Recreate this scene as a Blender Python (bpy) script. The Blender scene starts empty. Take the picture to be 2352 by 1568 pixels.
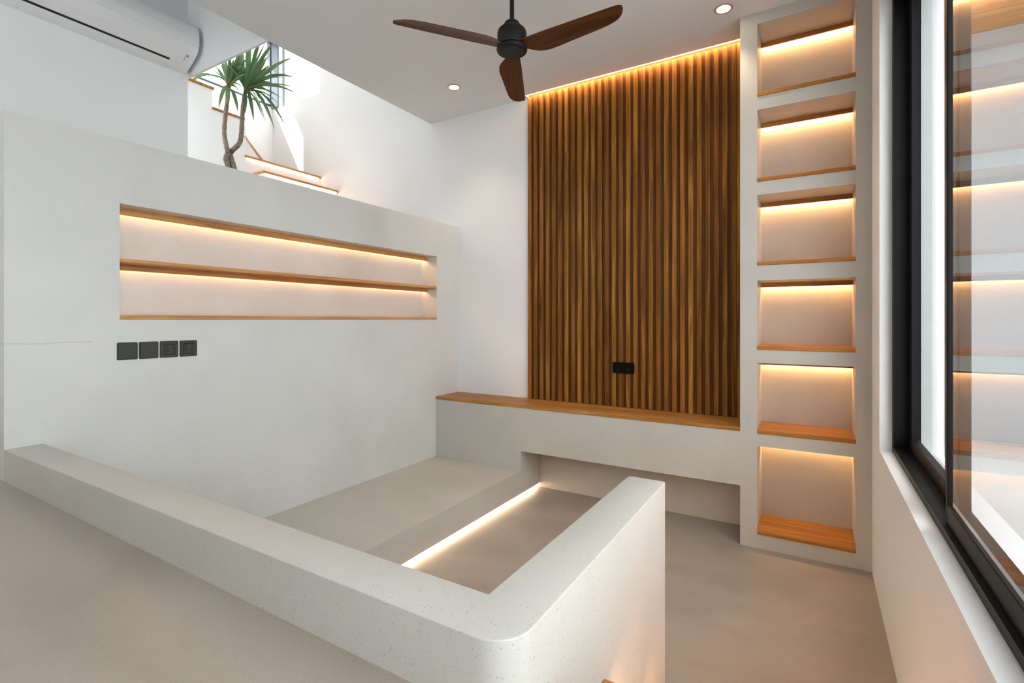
import bpy, bmesh, math, random
from mathutils import Vector, Matrix
random.seed(7)
sc = bpy.context.scene
COL = sc.collection

# ------------------------------------------------------------------ camera, sky, sun, exposure
EYE = 1.476                                   # lens height above the lower floor (floor = z 0)
cam_d = bpy.data.cameras.new('camera'); cam = bpy.data.objects.new('camera', cam_d); COL.objects.link(cam)
cam.location = (0, 0, EYE); cam.rotation_euler = (math.radians(90), 0, 0.541121)
cam_d.sensor_width = 36; cam_d.lens = 36 * 1153.23 / 2352; cam_d.shift_y = -(784 - 733.98) / 2352
cam_d.clip_start = 0.02
sc.camera = cam

world = bpy.data.worlds.new('sky'); sc.world = world; world.use_nodes = True
bg = world.node_tree.nodes['Background']
bg.inputs['Color'].default_value = (0.92, 0.96, 1.0, 1); bg.inputs['Strength'].default_value = 3.3
try:
    world.cycles.sampling_method = 'MANUAL'; world.cycles.sample_map_resolution = 64
except Exception: pass

sun_d = bpy.data.lights.new('sun', 'SUN'); sun_d.energy = 10.0; sun_d.angle = 0.009; sun_d.color = (1, .95, .87)
sun = bpy.data.objects.new('sun', sun_d); COL.objects.link(sun)
sun.rotation_euler = Vector((1.0, 1.13, -1.7)).to_track_quat('-Z', 'Y').to_euler()
sun.location = (-8, -3, 9)

sc.view_settings.view_transform = 'Standard'; sc.view_settings.look = 'None'
sc.view_settings.exposure = 0.98; sc.view_settings.gamma = 1.0
try: sc.view_settings.use_curve_mapping = False
except Exception: pass
sc.cycles.use_denoising = True
sc.cycles.max_bounces = 8; sc.cycles.diffuse_bounces = 4; sc.cycles.glossy_bounces = 3
sc.cycles.use_adaptive_sampling = True; sc.cycles.adaptive_threshold = 0.12; sc.cycles.adaptive_min_samples = 16
sc.cycles.transparent_max_bounces = 10; sc.cycles.transmission_bounces = 4
sc.cycles.caustics_reflective = False; sc.cycles.caustics_refractive = False
sc.cycles.sample_clamp_indirect = 6.0

def portal(name, loc, normal, sx, sy):
    d = bpy.data.lights.new(name, 'AREA'); d.shape = 'RECTANGLE'; d.size = sx; d.size_y = sy
    d.cycles.is_portal = True
    o = bpy.data.objects.new(name, d); COL.objects.link(o); o.location = loc
    o.rotation_euler = Vector(normal).to_track_quat('-Z', 'Z' if abs(normal[2]) < .5 else 'Y').to_euler()

# ------------------------------------------------------------------ key measures (z relative to the lens; Z() lifts to world)
def Z(z): return z + EYE
FL = -1.476            # lower floor
UP = -0.694            # raised floor in front
CE = 1.985             # ceiling
CE2 = 2.95             # ceiling of the raised part at the left
XL = -2.98             # niche wall face
XR = 0.292             # window wall face
YF = 3.60              # bench / shelf tower face
YB = 3.94              # back wall face
XE = -3.33             # ceiling slab edge
XA = -4.40             # wall with the air conditioner
YE = 2.16              # bulkhead / end of that wall
XS = -5.95             # outer wall of the stairwell
ROOF = 4.6
PT = -0.558            # parapet top
PX0, PX1 = -0.568, -0.437
PY0, PY1 = 0.724, 0.852
F_, YAW_, V0_ = 1153.23, .541121, 733.98
def at(u, v, y):
    """point seen at photo pixel (u, v) on the vertical plane at depth y"""
    s, c = math.sin(YAW_), math.cos(YAW_); t = (u - 1176) / F_; k = (V0_ - v) / F_
    r = (-s + t * c, c + t * s, k); m = y / r[1]
    return Vector((r[0] * m, y, k * m + EYE))

# ------------------------------------------------------------------ materials
def nodes(name):
    m = bpy.data.materials.new(name); m.use_nodes = True
    nt = m.node_tree; b = nt.nodes['Principled BSDF']
    return m, nt, b
def N(nt, t, **kw):
    n = nt.nodes.new(t)
    for k, v in kw.items(): setattr(n, k, v)
    return n
def plain(name, col, rough=.5, metal=0, spec=.5):
    m, nt, b = nodes(name)
    b.inputs['Base Color'].default_value = (*col, 1); b.inputs['Roughness'].default_value = rough
    b.inputs['Metallic'].default_value = metal; b.inputs['Specular IOR Level'].default_value = spec
    return m
def ramp(nt, src, stops):
    r = N(nt, 'ShaderNodeValToRGB'); e = r.color_ramp.elements
    e[0].position, e[0].color = stops[0][0], (*stops[0][1], 1)
    e[1].position, e[1].color = stops[-1][0], (*stops[-1][1], 1)
    for p, c in stops[1:-1]:
        x = e.new(p); x.color = (*c, 1)
    nt.links.new(src, r.inputs['Fac']); return r
def mixc(nt, fac, a, b, mode='MIX'):
    x = N(nt, 'ShaderNodeMix', data_type='RGBA', blend_type=mode)
    for s, v in ((x.inputs[0], fac), (x.inputs[6], a), (x.inputs[7], b)):
        if hasattr(v, 'links'): nt.links.new(v, s)
        elif isinstance(v, tuple): s.default_value = (*v, 1)
        else: s.default_value = v
    return x.outputs[2]
def math_(nt, op, a, b=None):
    x = N(nt, 'ShaderNodeMath', operation=op)
    for s, v in ((x.inputs[0], a), (x.inputs[1], b)):
        if v is None: continue
        if hasattr(v, 'links'): nt.links.new(v, s)
        else: s.default_value = v
    return x.outputs[0]
def coords(nt, scale, rand=0):
    tc = N(nt, 'ShaderNodeTexCoord'); mp = N(nt, 'ShaderNodeMapping'); mp.inputs['Scale'].default_value = scale
    src = tc.outputs['Object']
    if rand:
        oi = N(nt, 'ShaderNodeObjectInfo'); va = N(nt, 'ShaderNodeVectorMath', operation='MULTIPLY_ADD')
        cx = N(nt, 'ShaderNodeCombineXYZ')
        for i in range(3): nt.links.new(oi.outputs['Random'], cx.inputs[i])
        nt.links.new(cx.outputs[0], va.inputs[0]); va.inputs[1].default_value = (rand, rand * .7, rand * 1.3)
        nt.links.new(src, va.inputs[2]); src = va.outputs[0]
    nt.links.new(src, mp.inputs['Vector']); return mp.outputs[0]

def terrazzo(name, base, rough=.42, fl=.75, worn=False, fs=1.0):
    m, nt, b = nodes(name); col = None
    n0 = N(nt, 'ShaderNodeTexNoise'); n0.inputs['Scale'].default_value = 2.2; n0.inputs['Detail'].default_value = 5
    nt.links.new(coords(nt, (1, 1, 1)), n0.inputs['Vector'])
    lo = tuple(c * .945 for c in base); hi = tuple(min(1, c * 1.04) for c in base)
    col = ramp(nt, n0.outputs['Fac'], [(.3, lo), (.7, hi)]).outputs[0]
    nz = N(nt, 'ShaderNodeTexNoise'); nz.inputs['Scale'].default_value = 190; nz.inputs['Detail'].default_value = 1
    nt.links.new(coords(nt, (1, 1, 1)), nz.inputs['Vector'])
    for sc_, thr, keep, dark, br in (((190, 125, 115), .17, .40, (.22, .20, .16), fl), ((125, 210, 150), .16, .55, (.40, .27, .15), fl * .8),
                                     ((430, 330, 470), .26, .35, (.44, .41, .36), fl * .55)):
        vo = N(nt, 'ShaderNodeTexVoronoi'); vo.inputs['Scale'].default_value = 1
        va = N(nt, 'ShaderNodeVectorMath', operation='MULTIPLY_ADD')
        va.inputs[1].default_value = (1.1, 1.1, 1.1)
        nt.links.new(nz.outputs['Color'], va.inputs[0]); nt.links.new(coords(nt, tuple(q * fs for q in sc_)), va.inputs[2])
        nt.links.new(va.outputs[0], vo.inputs['Vector'])
        near = math_(nt, 'LESS_THAN', vo.outputs['Distance'], thr)
        sp = N(nt, 'ShaderNodeSeparateColor'); nt.links.new(vo.outputs['Color'], sp.inputs[0])
        sel = math_(nt, 'GREATER_THAN', sp.outputs[0], keep)
        fac = math_(nt, 'MULTIPLY', math_(nt, 'MULTIPLY', near, sel), br)
        col = mixc(nt, fac, col, dark)
    if worn:      # faint olive stain and a trowel seam in the big wall
        ns = N(nt, 'ShaderNodeTexNoise'); ns.inputs['Scale'].default_value = 1.3; ns.inputs['Detail'].default_value = 6
        nt.links.new(coords(nt, (1, 1, 1)), ns.inputs['Vector'])
        st_ = ramp(nt, ns.outputs['Fac'], [(.56, (0, 0, 0)), (.72, (.28, .28, .28))]).outputs[0]
        col = mixc(nt, st_, col, (.47, .45, .36))
        tc = N(nt, 'ShaderNodeTexCoord'); sx = N(nt, 'ShaderNodeSeparateXYZ'); nt.links.new(tc.outputs['Object'], sx.inputs[0])
        nw = N(nt, 'ShaderNodeTexNoise'); nw.inputs['Scale'].default_value = 9; nt.links.new(tc.outputs['Object'], nw.inputs['Vector'])
        zz = math_(nt, 'ADD', sx.outputs[2], math_(nt, 'MULTIPLY', nw.outputs['Fac'], -.03))
        near = math_(nt, 'LESS_THAN', math_(nt, 'ABSOLUTE', math_(nt, 'SUBTRACT', zz, EYE - .122)), .0022)
        seam = math_(nt, 'MULTIPLY', near, math_(nt, 'LESS_THAN', sx.outputs[1], 1.03))
        col = mixc(nt, math_(nt, 'MULTIPLY', seam, .3), col, (.3, .27, .22))
    nt.links.new(col, b.inputs['Base Color'])
    rr = math_(nt, 'MULTIPLY_ADD', n0.outputs['Fac'], .22); nt.nodes[-1].inputs[2].default_value = rough - .11
    nt.links.new(rr, b.inputs['Roughness'])
    bp = N(nt, 'ShaderNodeBump'); bp.inputs['Strength'].default_value = .05; bp.inputs['Distance'].default_value = .02
    n2 = N(nt, 'ShaderNodeTexNoise'); n2.inputs['Scale'].default_value = 7; nt.links.new(coords(nt, (1, 1, 1)), n2.inputs['Vector'])
    nt.links.new(n2.outputs['Fac'], bp.inputs['Height']); nt.links.new(bp.outputs[0], b.inputs['Normal'])
    return m

def cement(name, lo, hi, rough=.36):
    m, nt, b = nodes(name)
    a = N(nt, 'ShaderNodeTexNoise'); a.inputs['Scale'].default_value = 1.6; a.inputs['Detail'].default_value = 7
    a.inputs['Distortion'].default_value = .8; nt.links.new(coords(nt, (1, 1.6, 1)), a.inputs['Vector'])
    c = N(nt, 'ShaderNodeTexNoise'); c.inputs['Scale'].default_value = 260; nt.links.new(coords(nt, (1, 1, 1)), c.inputs['Vector'])
    col = ramp(nt, a.outputs['Fac'], [(.28, lo), (.72, hi)]).outputs[0]
    g = ramp(nt, c.outputs['Fac'], [(.3, (.93, .93, .93)), (.7, (1.04, 1.04, 1.04))]).outputs[0]
    nt.links.new(mixc(nt, 1.0, col, g, 'MULTIPLY'), b.inputs['Base Color'])
    rr = ramp(nt, a.outputs['Fac'], [(.25, (rough - .06,) * 3), (.75, (rough + .1,) * 3)])
    nt.links.new(rr.outputs[0], b.inputs['Roughness'])
    return m

def wood(name, axis, dark, mid, light, rough=.42, vary=.22, scl=1.0):
    m, nt, b = nodes(name)
    s = [34 * scl] * 3; s[axis] = 1.5 * scl
    v = coords(nt, tuple(s), 31)
    a = N(nt, 'ShaderNodeTexNoise'); a.inputs['Scale'].default_value = 1; a.inputs['Detail'].default_value = 6
    a.inputs['Roughness'].default_value = .6; a.inputs['Distortion'].default_value = .9; nt.links.new(v, a.inputs['Vector'])
    s2 = [240 * scl] * 3; s2[axis] = 5 * scl
    f = N(nt, 'ShaderNodeTexNoise'); f.inputs['Scale'].default_value = 1; f.inputs['Detail'].default_value = 3
    nt.links.new(coords(nt, tuple(s2), 17), f.inputs['Vector'])
    col = ramp(nt, a.outputs['Fac'], [(.33, dark), (.50, mid), (.68, light)]).outputs[0]
    g = ramp(nt, f.outputs['Fac'], [(.3, (.80, .80, .80)), (.68, (1.08, 1.08, 1.08))]).outputs[0]
    col = mixc(nt, 1.0, col, g, 'MULTIPLY')
    oi = N(nt, 'ShaderNodeObjectInfo'); hs = N(nt, 'ShaderNodeHueSaturation')
    val = math_(nt, 'MULTIPLY_ADD', oi.outputs['Random'], 2 * vary); nt.nodes[-1].inputs[2].default_value = 1 - vary
    nt.links.new(val, hs.inputs['Value'])
    r2 = math_(nt, 'FRACT', math_(nt, 'MULTIPLY', oi.outputs['Random'], 7.31))
    hue = math_(nt, 'MULTIPLY_ADD', r2, .012); nt.nodes[-1].inputs[2].default_value = .495
    nt.links.new(hue, hs.inputs['Hue']); nt.links.new(col, hs.inputs['Color'])
    nt.links.new(hs.outputs[0], b.inputs['Base Color']); b.inputs['Roughness'].default_value = rough; b.inputs['Specular IOR Level'].default_value = .16
    bp = N(nt, 'ShaderNodeBump'); bp.inputs['Strength'].default_value = .12; bp.inputs['Distance'].default_value = .002
    nt.links.new(f.outputs['Fac'], bp.inputs['Height']); nt.links.new(bp.outputs[0], b.inputs['Normal'])
    return m

def paint(name, col, rough=.75):
    m, nt, b = nodes(name)
    a = N(nt, 'ShaderNodeTexNoise'); a.inputs['Scale'].default_value = 3; a.inputs['Detail'].default_value = 4
    nt.links.new(coords(nt, (1, 1, 1)), a.inputs['Vector'])
    nt.links.new(ramp(nt, a.outputs['Fac'], [(.3, tuple(c * .975 for c in col)), (.7, col)]).outputs[0], b.inputs['Base Color'])
    b.inputs['Roughness'].default_value = rough; b.inputs['Specular IOR Level'].default_value = .3
    return m

def emit(name, col, strength):
    m, nt, b = nodes(name); nt.nodes.remove(b)
    e = N(nt, 'ShaderNodeEmission'); e.inputs[0].default_value = (*col, 1); e.inputs[1].default_value = strength
    nt.links.new(e.outputs[0], nt.nodes['Material Output'].inputs[0]); return m

def glass(name, tint=(.96, .98, .97), ior=1.52, boost=1.0):
    m, nt, b = nodes(name); nt.nodes.remove(b)
    tr = N(nt, 'ShaderNodeBsdfTransparent'); tr.inputs[0].default_value = (*tint, 1)
    gl = N(nt, 'ShaderNodeBsdfGlossy'); gl.inputs['Roughness'].default_value = 0.0; gl.inputs[0].default_value = (1, 1, 1, 1)
    fr = N(nt, 'ShaderNodeFresnel'); fr.inputs['IOR'].default_value = ior
    mx = N(nt, 'ShaderNodeMixShader')
    ge = N(nt, 'ShaderNodeNewGeometry'); front = math_(nt, 'SUBTRACT', 1.0, ge.outputs['Backfacing'])
    k = math_(nt, 'MULTIPLY', math_(nt, 'MULTIPLY', fr.outputs[0], front), boost); nt.nodes[-1].use_clamp = True
    nt.links.new(k, mx.inputs[0]); nt.links.new(tr.outputs[0], mx.inputs[1]); nt.links.new(gl.outputs[0], mx.inputs[2])
    nt.links.new(mx.outputs[0], nt.nodes['Material Output'].inputs[0]); return m

WARM = (1.0, .57, .26)
M = dict(
    terrazzo=terrazzo('terrazzo_plaster', (.545, .52, .472)),
    terrazzo_wall=terrazzo('terrazzo_wall', (.655, .655, .63), .42, .5, True, 1.5),
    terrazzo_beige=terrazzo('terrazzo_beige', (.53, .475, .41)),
    floor=cement('microcement', (.33, .275, .225), (.42, .36, .30)),
    platform=cement('microcement_platform', (.52, .475, .415), (.60, .555, .49), .45),
    white=paint('white_paint', (.86, .855, .84)),
    white_cool=paint('white_stairwell_paint', (.91, .915, .915)),
    white_back=paint('white_back_wall_paint', (.81, .815, .82)),
    ceiling=paint('ceiling_paint', (.83, .84, .85), .85),
    slat=wood('teak_slat', 2, (.125, .043, .006), (.225, .086, .013), (.36, .160, .034), .65, .30, .8),
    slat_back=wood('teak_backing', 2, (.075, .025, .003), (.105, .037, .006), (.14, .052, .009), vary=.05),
    teak_x=wood('teak_along_x', 0, (.27, .095, .022), (.41, .165, .042), (.52, .245, .075), vary=.1),
    teak_shelf_lit=wood('teak_shelf_lit', 0, (.33, .115, .024), (.47, .185, .042), (.58, .26, .07), vary=.08),  # brighter copy of the teak, strip glow put into its colour
    teak_y=wood('teak_along_y', 1, (.44, .19, .068), (.58, .285, .11), (.68, .37, .16), vary=.06),
    fan_wood=wood('dark_walnut', 0, (.055, .017, .006), (.10, .034, .011), (.15, .055, .018), vary=.05, scl=.7),
    black=plain('black_powder_coat', (.004, .004, .004), .45, 0, .2),
    black_matte=plain('black_fan_metal', (.009, .0085, .008), .5, 0, .25),
    socket=plain('anthracite_plastic', (.040, .040, .038), .45, 0, .35),
    socket_dark=plain('anthracite_plastic_recess', (.012, .012, .012), .4),
    outlet=plain('black_plastic', (.003, .003, .003), .5, 0, .1),
    steel=plain('steel_contact', (.6, .6, .58), .25, 1),
    plastic=plain('white_plastic', (.90, .91, .92), .3),
    plastic_grey=plain('grey_plastic', (.42, .42, .42), .4),
    plastic_seam=plain('seam_grey_plastic', (.62, .62, .62), .4),
    dark_slot=plain('dark_louver_slot', (.012, .011, .01), .6),
    led=emit('warm_led', WARM, 33.0),
    led_floor=emit('warm_led_floor', (1.0, .74, .50), 12.0),
    led_cove=emit('warm_led_cove', (1.0, .63, .33), 65.0),
    led_stair=emit('warm_led_stair', (1.0, .66, .38), 10.0),
    led_niche=emit('warm_led_niche', (1.0, .66, .36), 12.0),
    lamp=emit('downlight_lens', (1.0, .80, .55), 14.0),
    lamp_ring=plain('brass_downlight_ring', (.62, .42, .22), .35, .6),
    glass=glass('window_glass', (.85, .87, .87), boost=1.25),
    glass_stair=glass('stairwell_glass'),
    frame_blue=plain('dark_aluminium', (.05, .07, .09), .4),
    aluminium=plain('pale_aluminium', (.45, .5, .52), .4, .5),
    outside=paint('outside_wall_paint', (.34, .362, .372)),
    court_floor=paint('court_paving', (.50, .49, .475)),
    rear=paint('rear_wall_plaster', (.38, .33, .28)),
    soil=plain('soil', (.03, .02, .012), .95),
    planter=paint('planter_plaster', (.7, .68, .64)),
)

def leaf_material():
    m, nt, b = nodes('palm_leaf')
    tc = N(nt, 'ShaderNodeTexCoord'); oi = N(nt, 'ShaderNodeObjectInfo')
    at_ = N(nt, 'ShaderNodeAttribute', attribute_name='along')
    c = ramp(nt, at_.outputs['Fac'], [(0, (.30, .36, .12)), (.22, (.15, .25, .10)), (.72, (.14, .25, .11)), (1, (.30, .32, .12))]).outputs[0]
    hs = N(nt, 'ShaderNodeHueSaturation'); nt.links.new(c, hs.inputs['Color'])
    v = math_(nt, 'MULTIPLY_ADD', oi.outputs['Random'], .7); nt.nodes[-1].inputs[2].default_value = .7
    nt.links.new(v, hs.inputs['Value'])
    nt.links.new(hs.outputs[0], b.inputs['Base Color']); b.inputs['Roughness'].default_value = .45
    tl = N(nt, 'ShaderNodeBsdfTranslucent'); nt.links.new(hs.outputs[0], tl.inputs[0])
    mx = N(nt, 'ShaderNodeMixShader'); mx.inputs[0].default_value = .35
    out = nt.nodes['Material Output']
    nt.links.new(b.outputs[0], mx.inputs[1]); nt.links.new(tl.outputs[0], mx.inputs[2]); nt.links.new(mx.outputs[0], out.inputs[0])
    return m
M['leaf'] = leaf_material()
def bark_material():
    m, nt, b = nodes('palm_bark')
    w = N(nt, 'ShaderNodeTexNoise'); w.inputs['Scale'].default_value = 1; w.inputs['Detail'].default_value = 4
    nt.links.new(coords(nt, (40, 40, 130)), w.inputs['Vector'])
    nt.links.new(ramp(nt, w.outputs['Fac'], [(.3, (.16, .11, .075)), (.7, (.38, .31, .24))]).outputs[0], b.inputs['Base Color'])
    b.inputs['Roughness'].default_value = .85
    bp = N(nt, 'ShaderNodeBump'); bp.inputs['Strength'].default_value = .5; bp.inputs['Distance'].default_value = .004
    nt.links.new(w.outputs['Fac'], bp.inputs['Height']); nt.links.new(bp.outputs[0], b.inputs['Normal'])
    return m
M['bark'] = bark_material()

# ------------------------------------------------------------------ mesh helpers (all z given relative to the lens unless noted)
def link(name, me, mat, parent=None, loc=(0, 0, 0)):
    o = bpy.data.objects.new(name, me); COL.objects.link(o)
    if mat is not None and not me.materials: me.materials.append(M[mat] if isinstance(mat, str) else mat)
    if parent is not None:
        o.parent = parent; o.matrix_parent_inverse = Matrix.Translation(-root_loc(parent))
    o.location = loc
    return o
def root_loc(o):
    v = Vector(o.location)
    while o.parent is not None:
        v = v + o.matrix_parent_inverse.translation
        o = o.parent; v = v + Vector(o.location)
    return v
def tag(o, label=None, cat=None, group=None, kind=None):
    for k, v in (('label', label), ('category', cat), ('group', group), ('kind', kind)):
        if v: o[k] = v
    return o
def thing(name, loc, label, cat, group=None, kind=None):
    o = bpy.data.objects.new(name, None); COL.objects.link(o); o.location = (loc[0], loc[1], Z(loc[2])); o.empty_display_size = .05
    return tag(o, label, cat, group, kind)
def finish(bm, name, smooth=False):
    bmesh.ops.recalc_face_normals(bm, faces=bm.faces)
    me = bpy.data.meshes.new(name); bm.to_mesh(me); bm.free()
    if smooth:
        for p in me.polygons: p.use_smooth = True
    return me
def bm_box(bm, x0, x1, y0, y1, z0, z1, bevel=0, seg=2):
    """local box, no lift"""
    r = bmesh.ops.create_cube(bm, size=1)
    for v in r['verts']:
        v.co = Vector(((x0 + x1) / 2 + v.co.x * (x1 - x0), (y0 + y1) / 2 + v.co.y * (y1 - y0), (z0 + z1) / 2 + v.co.z * (z1 - z0)))
    if bevel:
        ed = list({e for v in r['verts'] for e in v.link_edges})
        bmesh.ops.bevel(bm, geom=ed, offset=bevel, segments=seg, affect='EDGES', profile=.5)
def box(name, x0, x1, y0, y1, z0, z1, mat, parent=None, bevel=0, seg=2):
    bm = bmesh.new(); bm_box(bm, x0, x1, y0, y1, Z(z0), Z(z1), bevel, seg)
    return link(name, finish(bm, name), mat, parent)
def voxel(name, xs, ys, zs, solid, mat, parent=None):
    """one closed mesh of the grid cells for which solid(x, y, z) holds at the cell centre"""
    nx, ny, nz = len(xs) - 1, len(ys) - 1, len(zs) - 1
    S = {(i, j, k): solid((xs[i] + xs[i + 1]) / 2, (ys[j] + ys[j + 1]) / 2, (zs[k] + zs[k + 1]) / 2)
         for i in range(nx) for j in range(ny) for k in range(nz)}
    bm = bmesh.new(); vs = {}
    def v(i, j, k):
        if (i, j, k) not in vs: vs[(i, j, k)] = bm.verts.new((xs[i], ys[j], Z(zs[k])))
        return vs[(i, j, k)]
    for (i, j, k), s in S.items():
        if not s: continue
        for d, q in (((-1, 0, 0), ((0, 0, 0), (0, 0, 1), (0, 1, 1), (0, 1, 0))), ((1, 0, 0), ((1, 0, 0), (1, 1, 0), (1, 1, 1), (1, 0, 1))),
                     ((0, -1, 0), ((0, 0, 0), (1, 0, 0), (1, 0, 1), (0, 0, 1))), ((0, 1, 0), ((0, 1, 0), (0, 1, 1), (1, 1, 1), (1, 1, 0))),
                     ((0, 0, -1), ((0, 0, 0), (0, 1, 0), (1, 1, 0), (1, 0, 0))), ((0, 0, 1), ((0, 0, 1), (1, 0, 1), (1, 1, 1), (0, 1, 1)))):
            if S.get((i + d[0], j + d[1], k + d[2])): continue
            bm.faces.new([v(i + a, j + b, k + c) for a, b, c in q])
    me = bpy.data.meshes.new(name); bm.normal_update(); bm.to_mesh(me); bm.free()
    return link(name, me, mat, parent)
def prism(name, pts, z0, z1, mat, parent=None, bevel=0):
    bm = bmesh.new()
    f = bm.faces.new([bm.verts.new((x, y, Z(z0))) for x, y in pts])
    r = bmesh.ops.extrude_face_region(bm, geom=[f])
    for e in r['geom']:
        if isinstance(e, bmesh.types.BMVert): e.co.z = Z(z1)
    bmesh.ops.recalc_face_normals(bm, faces=bm.faces)
    if bevel:
        ed = [e for e in bm.edges if all(abs(v.co.z - Z(z1)) < 1e-5 for v in e.verts)]
        bmesh.ops.bevel(bm, geom=ed, offset=bevel, segments=3, affect='EDGES', profile=.5)
    return link(name, finish(bm, name), mat, parent)
def lathe(name, prof, cx, cy, mat, parent=None, seg=48):
    bm = bmesh.new(); rings = []
    for r, z in prof:
        rings.append([bm.verts.new((cx + r * math.cos(a * 2 * math.pi / seg), cy + r * math.sin(a * 2 * math.pi / seg), Z(z))) for a in range(seg)] if r > 1e-6 else [bm.verts.new((cx, cy, Z(z)))])
    for a, b in zip(rings, rings[1:]):
        for i in range(seg):
            j = (i + 1) % seg
            if len(a) == 1: bm.faces.new((a[0], b[i], b[j]))
            elif len(b) == 1: bm.faces.new((a[i], a[j], b[0]))
            else: bm.faces.new((a[i], a[j], b[j], b[i]))
    me = finish(bm, name, True)
    o = link(name, me, mat, parent)
    try: me.set_sharp_from_angle(angle=math.radians(40))
    except Exception: pass
    return o
def tube(name, pts, radii, mat, parent=None, seg=10):
    bm = bmesh.new(); rings = []
    for i, p in enumerate(pts):
        d = (pts[min(i + 1, len(pts) - 1)] - pts[max(i - 1, 0)]).normalized()
        a = d.cross(Vector((0, 1, 0))).normalized(); b = d.cross(a).normalized()
        rings.append([bm.verts.new(p + (a * math.cos(t) + b * math.sin(t)) * radii[i]) for t in [k * 2 * math.pi / seg for k in range(seg)]])
    for a, b in zip(rings, rings[1:]):
        for i in range(seg): bm.faces.new((a[i], a[(i + 1) % seg], b[(i + 1) % seg], b[i]))
    bm.faces.new(rings[0][::-1]); bm.faces.new(rings[-1])
    return link(name, finish(bm, name, True), mat, parent)

def S(o): return tag(o, kind='structure')

# ------------------------------------------------------------------ setting: floors, walls, ceilings
S(box('floor', XL - .02, XR, PY0, YB + .2, FL - .2, FL, 'floor'))
S(voxel('floor_upper', [-4.6, XL - .02, PX1, XR], [-2.5, PY0, .86, YB + .1], [FL - .2, UP],
        lambda x, y, z: y < PY0 or (x > PX1 and y < .86), 'floor'))
# niche wall with its long recess
NY0, NY1, NZ0, NZ1, NXB = 1.144, 3.611, 0.0, .583, -3.16
S(voxel('wall_left', [-3.28, NXB, XL], [PY0, NY0, NY1, YB], [FL, NZ0, NZ1, .905],
        lambda x, y, z: not (x > NXB and NY0 < y < NY1 and NZ0 < z < NZ1), 'terrazzo_wall'))
# back wall with the stairwell window opening
WX0, WX1, WZ0, WZ1 = -5.82, -5.03, 2.685, 3.62
CX0, CX1, CZ0, CZ1 = -4.93, -3.5, 3.2, 4.45          # added clerestory, out of view, to brighten the shaft
S(voxel('wall_back', [XS - .2, WX0, WX1, CX0, CX1, .6], [YB, YB + .2], [FL, WZ0, CZ0, WZ1, CZ1, ROOF],
        lambda x, y, z: not (WX0 < x < WX1 and WZ0 < z < WZ1) and not (CX0 < x < CX1 and CZ0 < z < CZ1), 'white_back'))
# outer stairwell wall with the glazed opening
GY0, GY1, GZ0, GZ1 = 3.03, YB, 2.72, 3.60
S(voxel('wall_stairwell', [XS - .2, XS], [-.2, GY0, GY1], [FL, GZ0, GZ1, ROOF],
        lambda x, y, z: not (y > GY0 and GZ0 < z < GZ1), 'white_cool'))
S(box('wall_air_conditioner', XA - .14, XA, -2.5, YE, FL, CE2 + .1, 'white_cool'))
S(voxel('trim_bulkhead', [XA - .6, XE], [YE, YE + .02], [CE, ROOF], lambda x, y, z: True, 'white_cool'))
S(box('wall_stairwell_rear', XS, XA - .6, YE - .3, YE - .2, FL, ROOF, 'white_cool'))
S(box('wall_shaft', XE, XE + .1, -2.5, YB, CE + .32, ROOF, 'white_cool'))
S(box('roof_slab', XS - .4, .75, -6.5, YB + .5, ROOF, ROOF + .15, 'white'))  # unseen roof, rear overhang added to keep sun out of the rear opening
# ceilings: main slab with a light slot above the slats
SLX0, SLX1, LIP = -2.188, -.417, 3.872
S(voxel('ceiling', [XE, SLX0, SLX1, .6], [-2.5, LIP, YB], [CE, CE + .10, CE + .32],
        lambda x, y, z: not (SLX0 < x < SLX1 and y > LIP and z < CE + .10), 'ceiling'))
S(box('ceiling_upper', XA - .14, XE, -2.5, YE, CE2, CE2 + .12, 'ceiling'))
# window wall with its opening
OY0, OY1, OZ0, OZ1 = -.9, 3.215, -.675, 1.66
S(voxel('wall_right', [XR, .55], [-2.5, OY0, OY1, YB], [FL, OZ0, OZ1, CE + .3],
        lambda x, y, z: not (OY0 < y < OY1 and OZ0 < z < OZ1), 'white'))
# wall behind the camera; unseen opening shaped to bring daylight to the left hall
S(voxel('wall_rear', [-4.54, -4.35, -2.2, .55], [-2.7, -2.5], [FL, 1.2, 2.88, CE2 + .1],
        lambda x, y, z: not (-4.35 < x < -2.2 and 1.2 < z < 2.88), 'rear'))
S(box('floor_terrace', -9, .55, -9, -2.7, FL - .2, UP - .05, 'platform'))
portal('rear_opening_portal', (-3.275, -2.68, Z(2.04)), (0, 1, 0), 2.15, 1.68)
portal('window_portal', (.56, 1.15, Z(.49)), (-1, 0, 0), 4.1, 2.33)
portal('stair_glazing_portal', (XS - .21, 3.48, Z(3.16)), (1, 0, 0), .9, .88)
portal('clerestory_added_portal', (-4.215, YB + .21, Z(3.825)), (0, -1, 0), 1.43, 1.25)
portal('stair_window_portal', (-5.42, YB + .21, Z(3.15)), (0, -1, 0), .79, .93)

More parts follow.
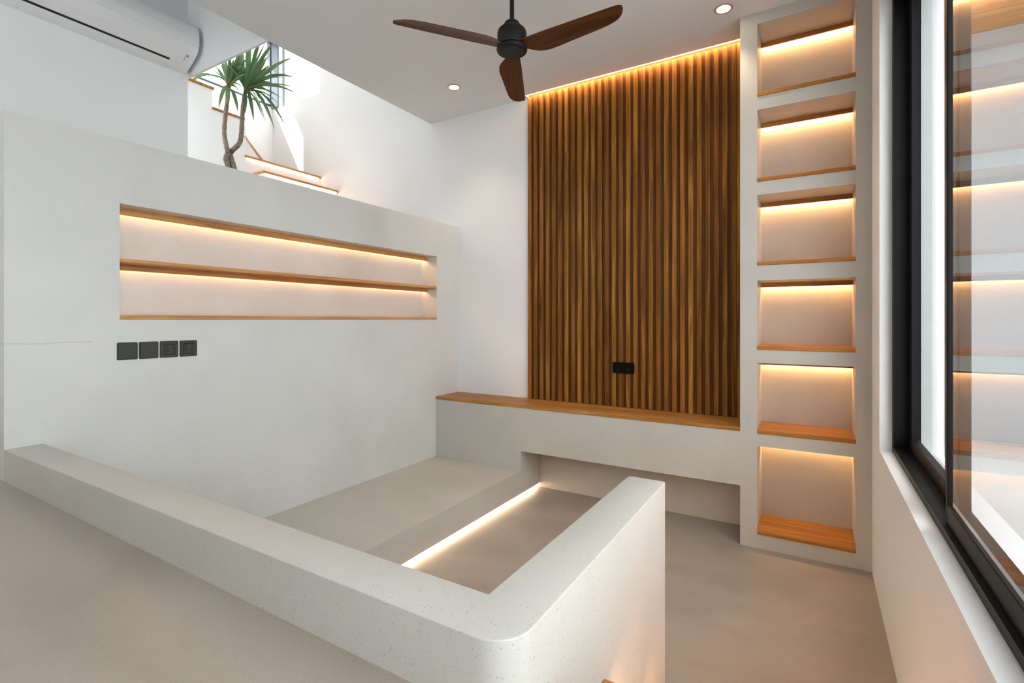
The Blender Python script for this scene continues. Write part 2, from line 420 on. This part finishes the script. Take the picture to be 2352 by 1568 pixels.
# ------------------------------------------------------------------ platform (sofa base), bench beam, parapet
PLX = -2.08
t = thing('sofa_platform', ((XL + PLX) / 2, 2.2, FL), 'low built-in plaster seat platform with light along its foot, against the niche wall', 'platform')
voxel('seat_block', [XL + .001, PLX - .05, PLX], [PY1 + .001, YB], [FL, FL + .036, -1.2565],
      lambda x, y, z: z > FL + .036 or x < PLX - .05, 'terrazzo', t)
box('seat_top', XL + .001, PLX, PY1 + .001, YF - .0005, -1.2565, -1.253, 'platform', t)
box('led_strip', PLX - .049, PLX - .040, PY1 + .01, YB - .005, FL + .018, FL + .035, 'led_floor', t)
t = thing('window_ledge_bench', (-1.7, YF, FL + .39), 'long plaster beam bench with teak top below the slatted panel', 'bench')
voxel('beam', [XL, PLX, -.415], [YF, YB], [-1.256, -1.088, -.730], lambda x, y, z: z > -1.088 or x < PLX, 'terrazzo', t)
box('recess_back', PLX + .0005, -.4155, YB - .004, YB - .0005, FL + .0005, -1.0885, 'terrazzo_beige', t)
box('bench_top', XL, -.415, YF - .006, YB, -.730, -.703, 'teak_x', t, .002, 1)

def arc(cx, cy, r, a0, a1, n=8): return [(cx + r * math.cos(math.radians(a0 + (a1 - a0) * i / n)), cy + r * math.sin(math.radians(a0 + (a1 - a0) * i / n))) for i in range(n + 1)]
r = .075
pts = [(XL, PY1), (XL, PY0)] + arc(PX1 - r, PY0 + r, r, -90, 0, 20) + arc(PX1 - .012, 1.757 - .012, .012, 0, 90, 3) + arc(PX0 + .02, 1.757 - .02, .02, 90, 180, 3) + [(PX0, PY1)]
o = prism('parapet_wall', pts, FL, PT, 'terrazzo', None, .003)
for p_ in o.data.polygons: p_.use_smooth = True
o.data.set_sharp_from_angle(angle=math.radians(32))
tag(o, 'low speckled plaster parapet with rounded corner in the foreground', 'parapet')

# ------------------------------------------------------------------ shelf tower
TX0, TX1 = -.415, XR
NIC = [(1.441, 1.911), (.890, 1.356), (.350, .806), (-.194, .253), (-.735, -.280), (-1.384, -.817)]
HX0, HX1, NB = -.313, .214, 3.925
t = thing('shelf_tower', ((TX0 + TX1) / 2, YF, FL), 'tall speckled plaster shelf tower with six lit niches', 'shelving')
zs = sorted({FL, CE} | {z for n in NIC for z in n})
voxel('tower_body', [TX0, HX0, HX1, TX1], [YF, NB, YB], zs,
      lambda x, y, z: not (HX0 < x < HX1 and y < NB and any(a < z < b for a, b in NIC)), 'terrazzo', t)
for a, b in NIC:
    box('niche_shelf', HX0 + .0005, HX1 - .0005, YF - .007, NB - .0005, a + .0005, a + .024, 'teak_shelf_lit', t, .002, 1)
    bar = box('light_bar', HX0 + .0005, HX1 - .0005, 3.866, 3.878, b - .030, b - .0005, 'teak_x', t)
    box('led_strip', HX0 + .005, HX1 - .005, 3.898, 3.912, b - .008, b - .002, 'led', bar)

# ------------------------------------------------------------------ long niche shelves in the left wall
g = 'teak shelves of the long niche'
t = thing('niche_shelf', (XL, 2.4, .285), 'middle teak shelf of the long wall niche, lit from beneath', 'shelf', g)
box('plank', NXB + .0005, XL + .002, NY0 + .0005, NY1 - .0005, .287, .308, 'teak_y', t, .0015, 1)
bar = box('light_bar', NXB + .055, NXB + .067, NY0 + .0005, NY1 - .0005, .258, .2868, 'teak_y', t)
box('led_strip', NXB + .004, NXB + .014, NY0 + .01, NY1 - .01, .279, .285, 'led_niche', bar)
tag(box('niche_shelf', NXB + .0005, XL + .003, NY0 + .0005, NY1 - .0005, NZ0 + .0005, .023, 'teak_y', None, .0015, 1),
    'bottom teak board of the long wall niche above the black sockets', 'shelf', g)
t = thing('niche_light_bar', (NXB + .06, 2.4, .55), 'teak light bar under the ceiling of the long wall niche', 'light bar')
box('fascia', NXB + .055, NXB + .067, NY0 + .0005, NY1 - .0005, .548, NZ1 - .0005, 'teak_y', t)
box('led_strip', NXB + .004, NXB + .014, NY0 + .01, NY1 - .01, .574, .581, 'led_niche', t)

# ------------------------------------------------------------------ slatted panel and its cove light
t = thing('slat_panel', ((SLX0 + SLX1) / 2, YB, -.703), 'tall teak slatted wall panel washed by a warm cove light', 'wall panel')
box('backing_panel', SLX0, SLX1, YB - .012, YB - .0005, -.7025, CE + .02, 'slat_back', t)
H = CE - .005 + .7025
bm = bmesh.new(); bm_box(bm, -.0165, .0165, -.016, 0, 0, H, .0015, 1); slat_me = finish(bm, 'slat')
bm = bmesh.new(); bm_box(bm, -.027, .027, -.016, 0, 0, H, .0015, 1); wide_me = finish(bm, 'edge_board')
x = SLX0 + .0175; k = 0
while x < SLX1 - .05:
    link('slat', slat_me, 'slat', t, (x + random.uniform(-.0008, .0008), YB - .0122, Z(-.7025) - random.uniform(0, .0) + .0002)); x += .0600; k += 1
link('edge_board', wide_me, 'slat', t, (SLX1 - .028, YB - .0122, Z(-.7023)))
t = thing('cove_light', ((SLX0 + SLX1) / 2, LIP, CE), 'warm light strip hidden in the ceiling slot above the slats', 'light strip')
box('led_strip', SLX0 + .01, SLX1 - .01, LIP + .005, LIP + .015, CE + .020, CE + .026, 'led_cove', t)
box('channel', SLX0 + .005, SLX1 - .005, LIP + .0005, LIP + .018, CE + .0265, CE + .032, 'aluminium', t)

# ------------------------------------------------------------------ window in the right wall (two-track slider)
w = thing('window_1', (.42, 1.2, OZ0), None, None, None, 'structure')
fx0, fx1 = .345, .455
voxel('outer_frame', [fx0, fx1], [OY0, OY0 + .045, OY1 - .045, OY1], [OZ0, OZ0 + .03, OZ1 - .04, OZ1],
      lambda x, y, z: y < OY0 + .045 or y > OY1 - .045 or z < OZ0 + .03 or z > OZ1 - .04, 'black', w)
def leaf(x0, x1, y0, y1, z0, z1, s0, s1, rb):
    box('stile', x0, x1, y0, y0 + s0, z0, z1, 'black', w, .003, 1)
    box('stile', x0, x1, y1 - s1, y1, z0, z1, 'black', w, .003, 1)
    box('bottom_rail', x0, x1, y0 + s0, y1 - s1, z0, z0 + rb, 'black', w, .003, 1)
    box('top_rail', x0, x1, y0 + s0, y1 - s1, z1 - .05, z1, 'black', w, .003, 1)
    xm = (x0 + x1) / 2
    box('glass_pane', xm - .003, xm + .003, y0 + s0 - .004, y1 - s1 + .004, z0 + rb - .004, z1 - .046, 'glass', w)
leaf(.407, .440, 2.167, OY1 - .046, OZ0 + .031, OZ1 - .041, .20, .07, .06)
leaf(.360, .380, OY0 + .046, 2.081, OZ0 + .031, OZ1 - .041, .05, .023, .062)
# what the window looks out on: white court wall, timber soffit, paved ground
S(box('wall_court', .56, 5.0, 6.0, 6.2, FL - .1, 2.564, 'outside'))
s_ = thing('ceiling_court_soffit', (2.5, 5.3, 2.57), None, None, None, 'structure')
for i in range(28):  # boards carried on past the visible part to dim the court
    y0 = 3.22 + i * .1
    box('soffit_board', .56, 5.0, y0, y0 + .096, 2.566, 2.59, 'teak_x', s_)
S(box('wall_court_blocker', 3.2, 3.4, 3.4, 6.0, FL - .1, 2.564, 'outside'))  # unseen wall added to hold sky light off the court wall
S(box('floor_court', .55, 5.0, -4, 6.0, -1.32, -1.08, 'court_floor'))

# ------------------------------------------------------------------ steps down beside the parapet
t = thing('entry_steps', (-.08, 1.2, FL), 'plaster steps with teak treads going down beside the parapet', 'steps')
rz = (UP - FL) / 4
voxel('step_block', [PX1 + .001, XR - .001], [.861, 1.135, 1.415, 1.695], [FL, FL + rz - .028, FL + 2 * rz - .028, FL + 3 * rz - .028],
      lambda x, y, z: z < FL + (3 if y < 1.135 else 2 if y < 1.415 else 1) * rz - .028, 'terrazzo', t)
for i, (y0, y1) in enumerate(((.861, 1.16), (1.135, 1.44), (1.415, 1.72))):
    zt = FL + (3 - i) * rz
    o = box('tread', PX1 + .001, XR - .001, y0, y1, zt - .028, zt + .02, 'teak_x', t, .002, 1)
    box('led_strip', PX1 + .02, XR - .02, y1 - .020, y1 - .010, zt - .034, zt - .0285, 'led', o)

# ------------------------------------------------------------------ stairwell: corridor floor, stairs, planter, palm, windows
S(voxel('floor_stair_hall', [XS, -4.54, -3.28], [YE - .2, YE, YB], [.55, .71], lambda x, y, z: True, 'platform'))
S(box('floor_passage', XA, -3.28, PY0, YE - .2, .55, .71, 'platform'))
t = thing('winder_staircase', (-5.0, 3.4, .71), 'white winding staircase with lit teak treads under the stairwell window', 'staircase')
R_ = .19; Y1 = 3.008; X2 = -5.005
runs = [(-3.79, .90), (-4.095, 1.09), (-4.40, 1.285), (-4.70, 1.489), (X2, 1.695)]   # nosing x, tread top z
xs = [XS + .001] + [x - .02 for x, _ in runs[::-1]]
def st(x, y, z):
    n = [zt for xn, zt in runs if x < xn - .02]
    return bool(n) and z < max(n) - .022
voxel('lower_flight', xs, [Y1 + .015, YB - .001], [.71] + [z - .022 for _, z in runs], st, 'white_cool', t)
for i, (xn, zt) in enumerate(runs):
    xb = runs[i + 1][0] - .02 if i + 1 < len(runs) else None
    if xb is not None: o = box('tread', xb, xn, Y1, YB - .002, zt - .022, zt, 'teak_y', t, .004, 2)
    else: o = prism('tread', [(xn, Y1), (xn, YB - .002), (XS + .002, YB - .002)], zt - .022, zt, 'teak_y', t)
    if i >= 2: box('led_strip', xn - .018, xn - .010, Y1 + .03, YB - .03, zt - .028, zt - .0225, 'led_stair', o)
prism('winder_block', [(X2 - .02, Y1 + .015), (XS + .001, YB - .03), (XS + .001, Y1 + .015)], 1.697, 1.868, 'white_cool', t)
o = prism('tread', [(X2, Y1), (XS + .002, YB - .004), (XS + .002, Y1)], 1.868, 1.89, 'teak_y', t)
up = [(Y1, 2.07), (2.70, 2.262), (2.40, 2.455)]
voxel('upper_flight', [XS + .001, X2 - .012], [YE - .18, 2.385, 2.685, Y1 + .0145], [.711, 2.07 - .022, 2.262 - .022, 2.455 - .022],
      lambda x, y, z: z < 2.048 or (y < 2.685 and z < 2.24) or y < 2.385, 'white_cool', t)
for i, (yn, zt) in enumerate(up):
    y0 = up[i + 1][0] - .015 if i < 2 else YE - .18
    o = box('tread', XS + .002, X2, y0, yn, zt - .022, zt, 'teak_x', t, .004, 2)
    box('led_strip', XS + .03, X2 - .03, yn - .014, yn - .006, zt - .028, zt - .0225, 'led_stair', o)

w = thing('window_2', (XS, 3.5, GZ0), None, None, None, 'structure')
voxel('window_frame', [XS - .08, XS - .01], [GY0, GY0 + .03, YB - .03, YB], [GZ0, GZ0 + .03, GZ1 - .04, GZ1],
      lambda x, y, z: y < GY0 + .03 or y > YB - .03 or z < GZ0 + .03 or z > GZ1 - .04, 'frame_blue', w)
box('glass_pane', XS - .048, XS - .042, GY0 + .026, YB - .026, GZ0 + .026, GZ1 - .036, 'glass_stair', w)
w = thing('window_4_added', (-4.2, YB, CZ0), None, None, None, 'structure')  # added window, not in view, lets more sky light into the shaft
voxel('window_frame', [CX0, CX0 + .03, CX1 - .03, CX1], [YB + .06, YB + .12], [CZ0, CZ0 + .03, CZ1 - .03, CZ1],
      lambda x, y, z: x < CX0 + .03 or x > CX1 - .03 or z < CZ0 + .03 or z > CZ1 - .03, 'aluminium', w)
box('glass_pane', CX0 + .026, CX1 - .026, YB + .087, YB + .093, CZ0 + .026, CZ1 - .026, 'glass_stair', w)
w = thing('window_3', (-5.4, YB, WZ0), None, None, None, 'structure')
voxel('window_frame', [WX0, WX0 + .03, WX1 - .02, WX1], [YB + .06, YB + .12], [WZ0, WZ0 + .012, WZ1 - .04, WZ1],
      lambda x, y, z: x < WX0 + .03 or x > WX1 - .02 or z < WZ0 + .012 or z > WZ1 - .04, 'aluminium', w)
box('glass_pane', WX0 + .026, WX1 - .016, YB + .087, YB + .093, WZ0 + .010, WZ1 - .036, 'glass_stair', w)
S(box('trim_corner_post', XS - .005, WX0 - .002, YB - .02, YB - .0005, GZ0 - .02, GZ1, 'frame_blue'))

PY = 2.5
t = thing('palm_planter', (-4.37, PY, .711), 'square plaster planter box of the stairwell palm', 'planter')
voxel('box', [-4.62, -4.59, -4.15, -4.12], [2.27, 2.30, 2.71, 2.74], [.711, .74, 1.23],
      lambda x, y, z: z < .74 or not (-4.59 < x < -4.15 and 2.30 < y < 2.71), 'planter', t)
box('soil', -4.589, -4.151, 2.301, 2.709, .741, 1.20, 'soil', t)
palm = thing('palm', (-4.37, PY, 1.20), 'tall twin-stemmed palm with sword leaves rising behind the niche wall', 'plant')
def spline(ps, n=5):
    out = []
    for i in range(len(ps) - 1):
        p0, p1, p2, p3 = ps[max(i - 1, 0)], ps[i], ps[i + 1], ps[min(i + 2, len(ps) - 1)]
        for k in range(n):
            t_ = k / n
            out.append(.5 * ((2 * p1) + (p2 - p0) * t_ + (2 * p0 - 5 * p1 + 4 * p2 - p3) * t_ ** 2 + (3 * p1 - p0 - 3 * p2 + p3) * t_ ** 3))
    return out + [ps[-1]]
def trunk(px, dy):
    ps = spline([at(u, v, PY + d) for (u, v), d in zip(px, dy)])
    n = len(ps); rad = [.0245 - .009 * i / n + .0012 * math.sin(i * 2.1) for i in range(n)]
    tube('trunk', ps, rad, 'bark', palm); return ps[-1]
c1 = trunk([(521, 420), (524, 384), (519, 366), (523, 351), (520, 335), (515, 307), (516.5, 277), (521, 239), (526, 196)], [-.02, -.02, -.03, -.03, -.02, 0, .01, .01, 0])
c2 = trunk([(545, 420), (537, 384), (531, 363), (530, 350), (549, 330), (554, 310), (556, 277), (559, 238), (565, 204)], [.02, .02, .02, .02, .01, .02, .03, .04, .04])
def leafblade(c, tip, sag, wid):
    a = c + Vector((random.uniform(-.008, .008), random.uniform(-.008, .008), random.uniform(-.03, .012)))
    mid = (a + tip) / 2 + Vector((0, 0, sag))
    n = 9; bm = bmesh.new(); lay = bm.verts.layers.float.new('along'); rows = []
    side = (tip - a).cross(Vector((0, 0, 1)))
    if side.length < .02: side = Vector((random.uniform(-1, 1), random.uniform(-1, 1), 0))
    side.normalize(); tw = random.uniform(-.7, .7)
    side = (side + Vector((0, 0, tw))).normalized()
    for i in range(n + 1):
        s_ = i / n; p = a * (1 - s_) ** 2 + mid * 2 * s_ * (1 - s_) + tip * s_ ** 2
        wd = wid * (.55 + .9 * s_) if s_ < .5 else wid * 1.0 * max(0, 1 - ((s_ - .5) / .5) ** 2.4)
        up_ = Vector((0, 0, .25 * wd))
        vs = [bm.verts.new(p - side * wd / 2 + up_), bm.verts.new(p), bm.verts.new(p + side * wd / 2 + up_)]
        for v in vs: v[lay] = s_
        rows.append(vs)
    for p, q in zip(rows, rows[1:]):
        for i in range(2): bm.faces.new((p[i], p[i + 1], q[i + 1], q[i]))
    me = bpy.data.meshes.new('leaf')
    bm.to_mesh(me); bm.free()
    for p in me.polygons: p.use_smooth = True
    link('leaf', me, 'leaf', palm)
R = [((672, 132), .04), ((660, 170), .05), ((652, 179), .06), ((675, 201), .07), ((691, 221), .10), ((655, 232), .06), ((631, 298), .16), ((656, 290), .15),
     ((583, 279), .09), ((609, 279), .12), ((604, 272), .10), ((610, 98), .03), ((627, 99), .05), ((590, 95), .0), ((576, 98), .0), ((640, 150), .03),
     ((555, 100), .0), ((540, 110), .0), ((600, 85), .0), ((625, 215), .07), ((598, 230), .05), ((530, 150), .04), ((516, 150), .05), ((650, 250), .10),
     ((617, 128), .02), ((570, 92), 0), ((548, 92), 0), ((611, 140), .02), ((680, 179), .10), ((520, 135), .03), ((563, 262), .07), ((640, 200), .08)]
L_ = [((434, 193), .16), ((502, 249), .09), ((547, 258), .08), ((491, 149), .02), ((509, 139), .02), ((527, 130), 0), ((540, 120), .0), ((484, 160), .03),
      ((475, 175), .05), ((555, 150), .02), ((568, 170), .04), ((515, 120), 0), ((560, 228), .06), ((498, 160), .02), ((537, 135), 0), ((548, 145), .0), ((520, 240), .07), ((553, 120), .01), ((500, 128), .01)]
for lst, c in ((R, c2), (L_, c1)):
    for (u, v), sag in lst:
        leafblade(c, at(u, v, c.y + random.uniform(-.12, .16)), sag * 1.15, random.uniform(.028, .040))
for c, n in ((c1, 9), (c2, 14)):
    for i in range(n):
        an = random.uniform(0, 6.28); el = random.uniform(.35, 1.3); ln = random.uniform(.25, .36)
        d = Vector((math.cos(an) * math.cos(el), max(-.9, min(.9, math.sin(an))) * math.cos(el) * .7 + .1, math.sin(el)))
        leafblade(c, c + d * ln, .03, random.uniform(.026, .034))

# ------------------------------------------------------------------ ceiling fan
FXc, FYc, FZc = -1.462, 2.432, 1.532
t = thing('ceiling_fan', (FXc, FYc, CE), 'black ceiling fan with three dark walnut blades', 'ceiling fan')
lathe('canopy', [(0, CE - .001), (.06, CE - .001), (.058, CE - .03), (.03, CE - .055), (.014, CE - .06), (0, CE - .06)], FXc, FYc, 'black_matte', t)
lathe('downrod', [(0, CE - .055), (.0125, CE - .055), (.0125, 1.66), (0, 1.66)], FXc, FYc, 'black_matte', t, 20)
lathe('motor_housing', [(0, 1.684), (.026, 1.684), (.040, 1.677), (.0465, 1.664), (.048, 1.650), (.054, 1.646), (.068, 1.641), (.078, 1.631), (.083, 1.617), (.083, 1.546), (.080, 1.540), (.058, 1.538), (.058, 1.526), (0, 1.526)], FXc, FYc, 'black_matte', t)
lathe('hub_cap', [(0, 1.534), (.076, 1.534), (.085, 1.532), (.087, 1.528), (.085, 1.524), (.087, 1.522), (.083, 1.514), (.074, 1.508), (.069, 1.5075), (.068, 1.5095), (0, 1.5095)], FXc, FYc, 'black_matte', t)
prof = [(.055, -.030, .030), (.078, -.036, .034), (.088, -.038, .042), (.105, -.040, .056), (.130, -.042, .074), (.165, -.044, .087), (.205, -.046, .091), (.26, -.048, .087), (.33, -.049, .079),
        (.41, -.051, .071), (.49, -.053, .063), (.55, -.054, .055), (.595, -.055, .043), (.625, -.055, .028), (.645, -.054, .010), (.657, -.050, -.008), (.663, -.042, -.022)]
for ka in range(3):
    a = math.radians(-122.3 + 120 * ka)
    bm = bmesh.new(); top = []; bot = []
    for rr, lo, hi in prof:
        tw = math.radians(13 - 3 * min(1, rr / .5)); rt = []; rb = []
        zc = FZc + .003 - .028 * rr
        for q in range(5):
            o_ = lo + (hi - lo) * q / 4
            cam_ = .006 * (1 - (2 * q / 4 - 1) ** 2)
            th = .0035 * (1 - .5 * abs(2 * q / 4 - 1))
            yy = o_ * math.cos(tw); zz = -o_ * math.sin(tw) + cam_
            rt.append(bm.verts.new((rr, yy, zc - FZc + zz + th))); rb.append(bm.verts.new((rr, yy, zc - FZc + zz - th)))
        top.append(rt); bot.append(rb)
    for i in range(len(prof) - 1):
        for q in range(4):
            bm.faces.new((top[i][q], top[i + 1][q], top[i + 1][q + 1], top[i][q + 1]))
            bm.faces.new((bot[i][q], bot[i][q + 1], bot[i + 1][q + 1], bot[i + 1][q]))
        bm.faces.new((top[i][0], bot[i][0], bot[i + 1][0], top[i + 1][0])); bm.faces.new((top[i][4], top[i + 1][4], bot[i + 1][4], bot[i][4]))
    bm.faces.new([v for v in top[0]] + bot[0][::-1]); bm.faces.new(top[-1][::-1] + bot[-1])
    me = finish(bm, 'blade', True)
    try: me.set_sharp_from_angle(angle=math.radians(50))
    except Exception: pass
    o = link('blade', me, 'fan_wood', t, (FXc, FYc, Z(FZc))); o.rotation_euler = (0, 0, a)

# ------------------------------------------------------------------ recessed downlights
for (dx, dy, rr, lab) in ((-2.632, 3.42, .056, 'small round recessed ceiling light between the fan and the stairwell opening'), (-.494, 3.444, .056, 'small round recessed ceiling light beside the shelf tower')):
    t = thing('downlight', (dx, dy, CE - .004), lab, 'ceiling light', 'recessed ceiling lights')
    lathe('trim_ring', [(rr - .014, CE - .0005), (rr, CE - .0005), (rr, CE - .003), (rr - .004, CE - .006), (rr - .014, CE - .004), (rr - .014, CE - .0005)], dx, dy, 'lamp_ring', t, 40)
    lathe('lens', [(0, CE - .0035), (rr - .0145, CE - .003), (rr - .0145, CE - .0008), (0, CE - .0008)], dx, dy, 'lamp', t, 40)
    ld = bpy.data.lights.new('downlight_lamp', 'SPOT'); ld.energy = 9; ld.color = (1, .78, .55); ld.spot_size = math.radians(95); ld.spot_blend = .8; ld.shadow_soft_size = .035
    lo = bpy.data.objects.new('downlight_lamp', ld); COL.objects.link(lo); lo.parent = t
    lo.location = (0, 0, -.03)

# ------------------------------------------------------------------ air conditioner
AY0, AY1 = .97, 2.13
t = thing('air_conditioner', (XA, (AY0 + AY1) / 2, 1.99), 'white split air conditioner high on the wall at the upper left', 'air conditioner')
def extr(name, prof, y0, y1, mat, parent, bevel=0):
    bm = bmesh.new()
    a = [bm.verts.new((x, y0, Z(z))) for x, z in prof]; b = [bm.verts.new((x, y1, Z(z))) for x, z in prof]
    for i in range(len(prof)): bm.faces.new((a[i], a[(i + 1) % len(prof)], b[(i + 1) % len(prof)], b[i]))
    bm.faces.new(a[::-1]); bm.faces.new(b)
    bmesh.ops.recalc_face_normals(bm, faces=bm.faces)
    if bevel:
        ed = [e for e in bm.edges if abs(e.verts[0].co.y - e.verts[1].co.y) < 1e-6]
        bmesh.ops.bevel(bm, geom=ed, offset=bevel, segments=3, affect='EDGES', profile=.5)
    me = finish(bm, name, True); o = link(name, me, mat, parent)
    try: me.set_sharp_from_angle(angle=math.radians(38))
    except Exception: pass
    return o
P = [(XA + .001, 1.995), (-4.345, 2.004), (-4.30, 2.026), (-4.25, 2.058), (-4.206, 2.088), (-4.182, 2.110), (-4.168, 2.135), (-4.160, 2.165), (-4.158, 2.20), (-4.160, 2.24), (-4.166, 2.275), (-4.178, 2.305), (-4.20, 2.325), (-4.24, 2.335), (XA + .001, 2.335)]
extr('body', P, AY0, AY1, 'plastic', t, .006)
def ac_strip(name, xa, za, xb, zb, y0, y1, mat, th=.0012, off=.0006):
    d = Vector((xb - xa, 0, zb - za)).normalized(); nrm = Vector((-d.z, 0, d.x))
    if nrm.x < 0: nrm = -nrm
    if nrm.z > 0 and abs(d.x) > .5: nrm = -nrm
    pr = [(xa + nrm.x * off, za + nrm.z * off), (xb + nrm.x * off, zb + nrm.z * off), (xb + nrm.x * (off + th), zb + nrm.z * (off + th)), (xa + nrm.x * (off + th), za + nrm.z * (off + th))]
    return extr(name, pr, y0, y1, mat, t)
ac_strip('louver_slot', -4.302, 2.0250, -4.288, 2.0335, AY0 + .04, 1.975, 'dark_slot')
ac_strip('louver', -4.286, 2.0350, -4.225, 2.0745, AY0 + .04, 1.985, 'plastic', .002)
ac_strip('panel_seam', -4.1655, 2.1450, -4.1652, 2.1465, AY0 + .01, AY1 - .01, 'plastic_seam', .0006)
ac_strip('panel_seam', -4.1590, 2.2220, -4.15905, 2.2232, AY0 + .01, AY1 - .01, 'plastic_seam', .0006)
ac_strip('display', -4.235, 2.068, -4.217, 2.0805, 2.062, 2.083, 'plastic_grey')
for i in range(4): ac_strip('display_mark', -4.241 - .007 * i, 2.0637 - .0045 * i, -4.2445 - .007 * i, 2.0615 - .0045 * i, 2.058, 2.066 + .002 * (i % 2), 'plastic_grey', .0006)
ac_strip('top_grille', -4.176, 2.302, -4.186, 2.3125, AY0 + .06, AY1 - .03, 'plastic_grey')

# ------------------------------------------------------------------ switches and sockets
def rounded_plate(name, y0, y1, z0, z1, x0, x1, mat, parent, rad=.006, edge=.002):
    bm = bmesh.new(); bm_box(bm, x0, x1, y0, y1, Z(z0), Z(z1))
    ed = [e for e in bm.edges if abs(e.verts[0].co.x - e.verts[1].co.x) > 1e-5]
    bmesh.ops.bevel(bm, geom=ed, offset=rad, segments=4, affect='EDGES', profile=.5)
    ed = [e for e in bm.edges if all(abs(v.co.x - x1) < 1e-6 for v in e.verts)]
    bmesh.ops.bevel(bm, geom=ed, offset=edge, segments=2, affect='EDGES', profile=.5)
    return link(name, finish(bm, name), mat, parent)
sw = ['black rocker switch leftmost of the four plates below the long niche', 'black rocker switch second from the left below the long niche',
      'black power socket beside the switches below the long niche', 'black power socket rightmost of the four plates below the long niche']
for i, (y0, y1) in enumerate(((1.131, 1.220), (1.227, 1.315), (1.323, 1.411), (1.420, 1.509))):
    z0, z1 = -.2025, -.1145
    ym, zm = (y0 + y1) / 2, (z0 + z1) / 2
    t = thing('light_switch' if i < 2 else 'wall_socket', (XL, ym, z0), sw[i], 'switch' if i < 2 else 'socket', 'black plates below the long niche')
    if i < 2:
        rounded_plate('plate', y0, y1, z0, z1, XL + .0005, XL + .007, 'socket', t)
        rounded_plate('rocker', y0 + .004, y1 - .004, z0 + .004, z1 - .004, XL + .007, XL + .011, 'socket', t, .004, .0015)
    else:
        q = .026
        bm = bmesh.new()
        def ring(s, x, rd=0): return [bm.verts.new((x, ym + sy * s, Z(zm) + sz * s)) for sy, sz in ((-1, -1), (1, -1), (1, 1), (-1, 1))]
        rs = [ring(.044, XL + .0005), ring(.044, XL + .007), ring(.041, XL + .0095), ring(.029, XL + .0095), ring(.022, XL + .0035)]
        for a, b in zip(rs, rs[1:]):
            for k in range(4): bm.faces.new((a[k], a[(k + 1) % 4], b[(k + 1) % 4], b[k]))
        bm.faces.new(rs[-1]); bm.faces.new(rs[0][::-1])
        ed = [e for e in bm.edges if abs(abs(e.verts[0].co.y - ym) - .044) < 1e-5 and abs(e.verts[0].co.x - e.verts[1].co.x) > .004]
        bmesh.ops.bevel(bm, geom=ed, offset=.006, segments=3, affect='EDGES', profile=.5)
        link('plate', finish(bm, 'plate'), 'socket', t)
        bm = bmesh.new(); bmesh.ops.create_cone(bm, cap_ends=True, segments=28, radius1=.0165, radius2=.0155, depth=.004, matrix=Matrix.Translation((XL + .0056, ym, Z(zm))) @ Matrix.Rotation(math.pi / 2, 4, 'Y'))
        link('socket_face', finish(bm, 'socket_face'), 'socket', t)
        for s_ in (-1, 1):
            bm = bmesh.new(); bmesh.ops.create_cone(bm, cap_ends=True, segments=12, radius1=.0027, radius2=.0027, depth=.001, matrix=Matrix.Translation((XL + .0079, ym + s_ * .0095, Z(zm))) @ Matrix.Rotation(math.pi / 2, 4, 'Y'))
            link('pin_hole', finish(bm, 'pin_hole'), 'socket_dark', t)
            box('earth_clip', XL + .0036, XL + .0086, ym - .002, ym + .002, zm + s_ * .0195 - .0018, zm + s_ * .0195 + .0018, 'steel', t)
t = thing('double_power_outlet', (-1.306, YB - .03, -.430), 'black double power outlet on the teak slats', 'socket')
bm = bmesh.new(); bm_box(bm, -1.393, -1.219, YB - .040, YB - .0285, Z(-.430), Z(-.342))
ed = [e for e in bm.edges if abs(e.verts[0].co.y - e.verts[1].co.y) > 1e-5]
bmesh.ops.bevel(bm, geom=ed, offset=.006, segments=3, affect='EDGES', profile=.5)
link('plate', finish(bm, 'plate'), 'outlet', t)
for xc in (-1.351, -1.264):
    box('socket_insert', xc - .027, xc + .027, YB - .0416, YB - .0401, -.414, -.359, 'outlet', t, .0008, 1)
    for s_ in (-1, 1): box('pin_slot', xc + s_ * .011 - .003, xc + s_ * .011 + .003, YB - .0421, YB - .0417, -.398, -.394, 'socket_dark', t)
    bm = bmesh.new(); bmesh.ops.create_cone(bm, cap_ends=True, segments=12, radius1=.0022, radius2=.0022, depth=.0012, matrix=Matrix.Translation((xc, YB - .0424, Z(-.4035))) @ Matrix.Rotation(math.pi / 2, 4, 'X'))
    link('indicator_screw', finish(bm, 'indicator_screw'), 'steel', t)
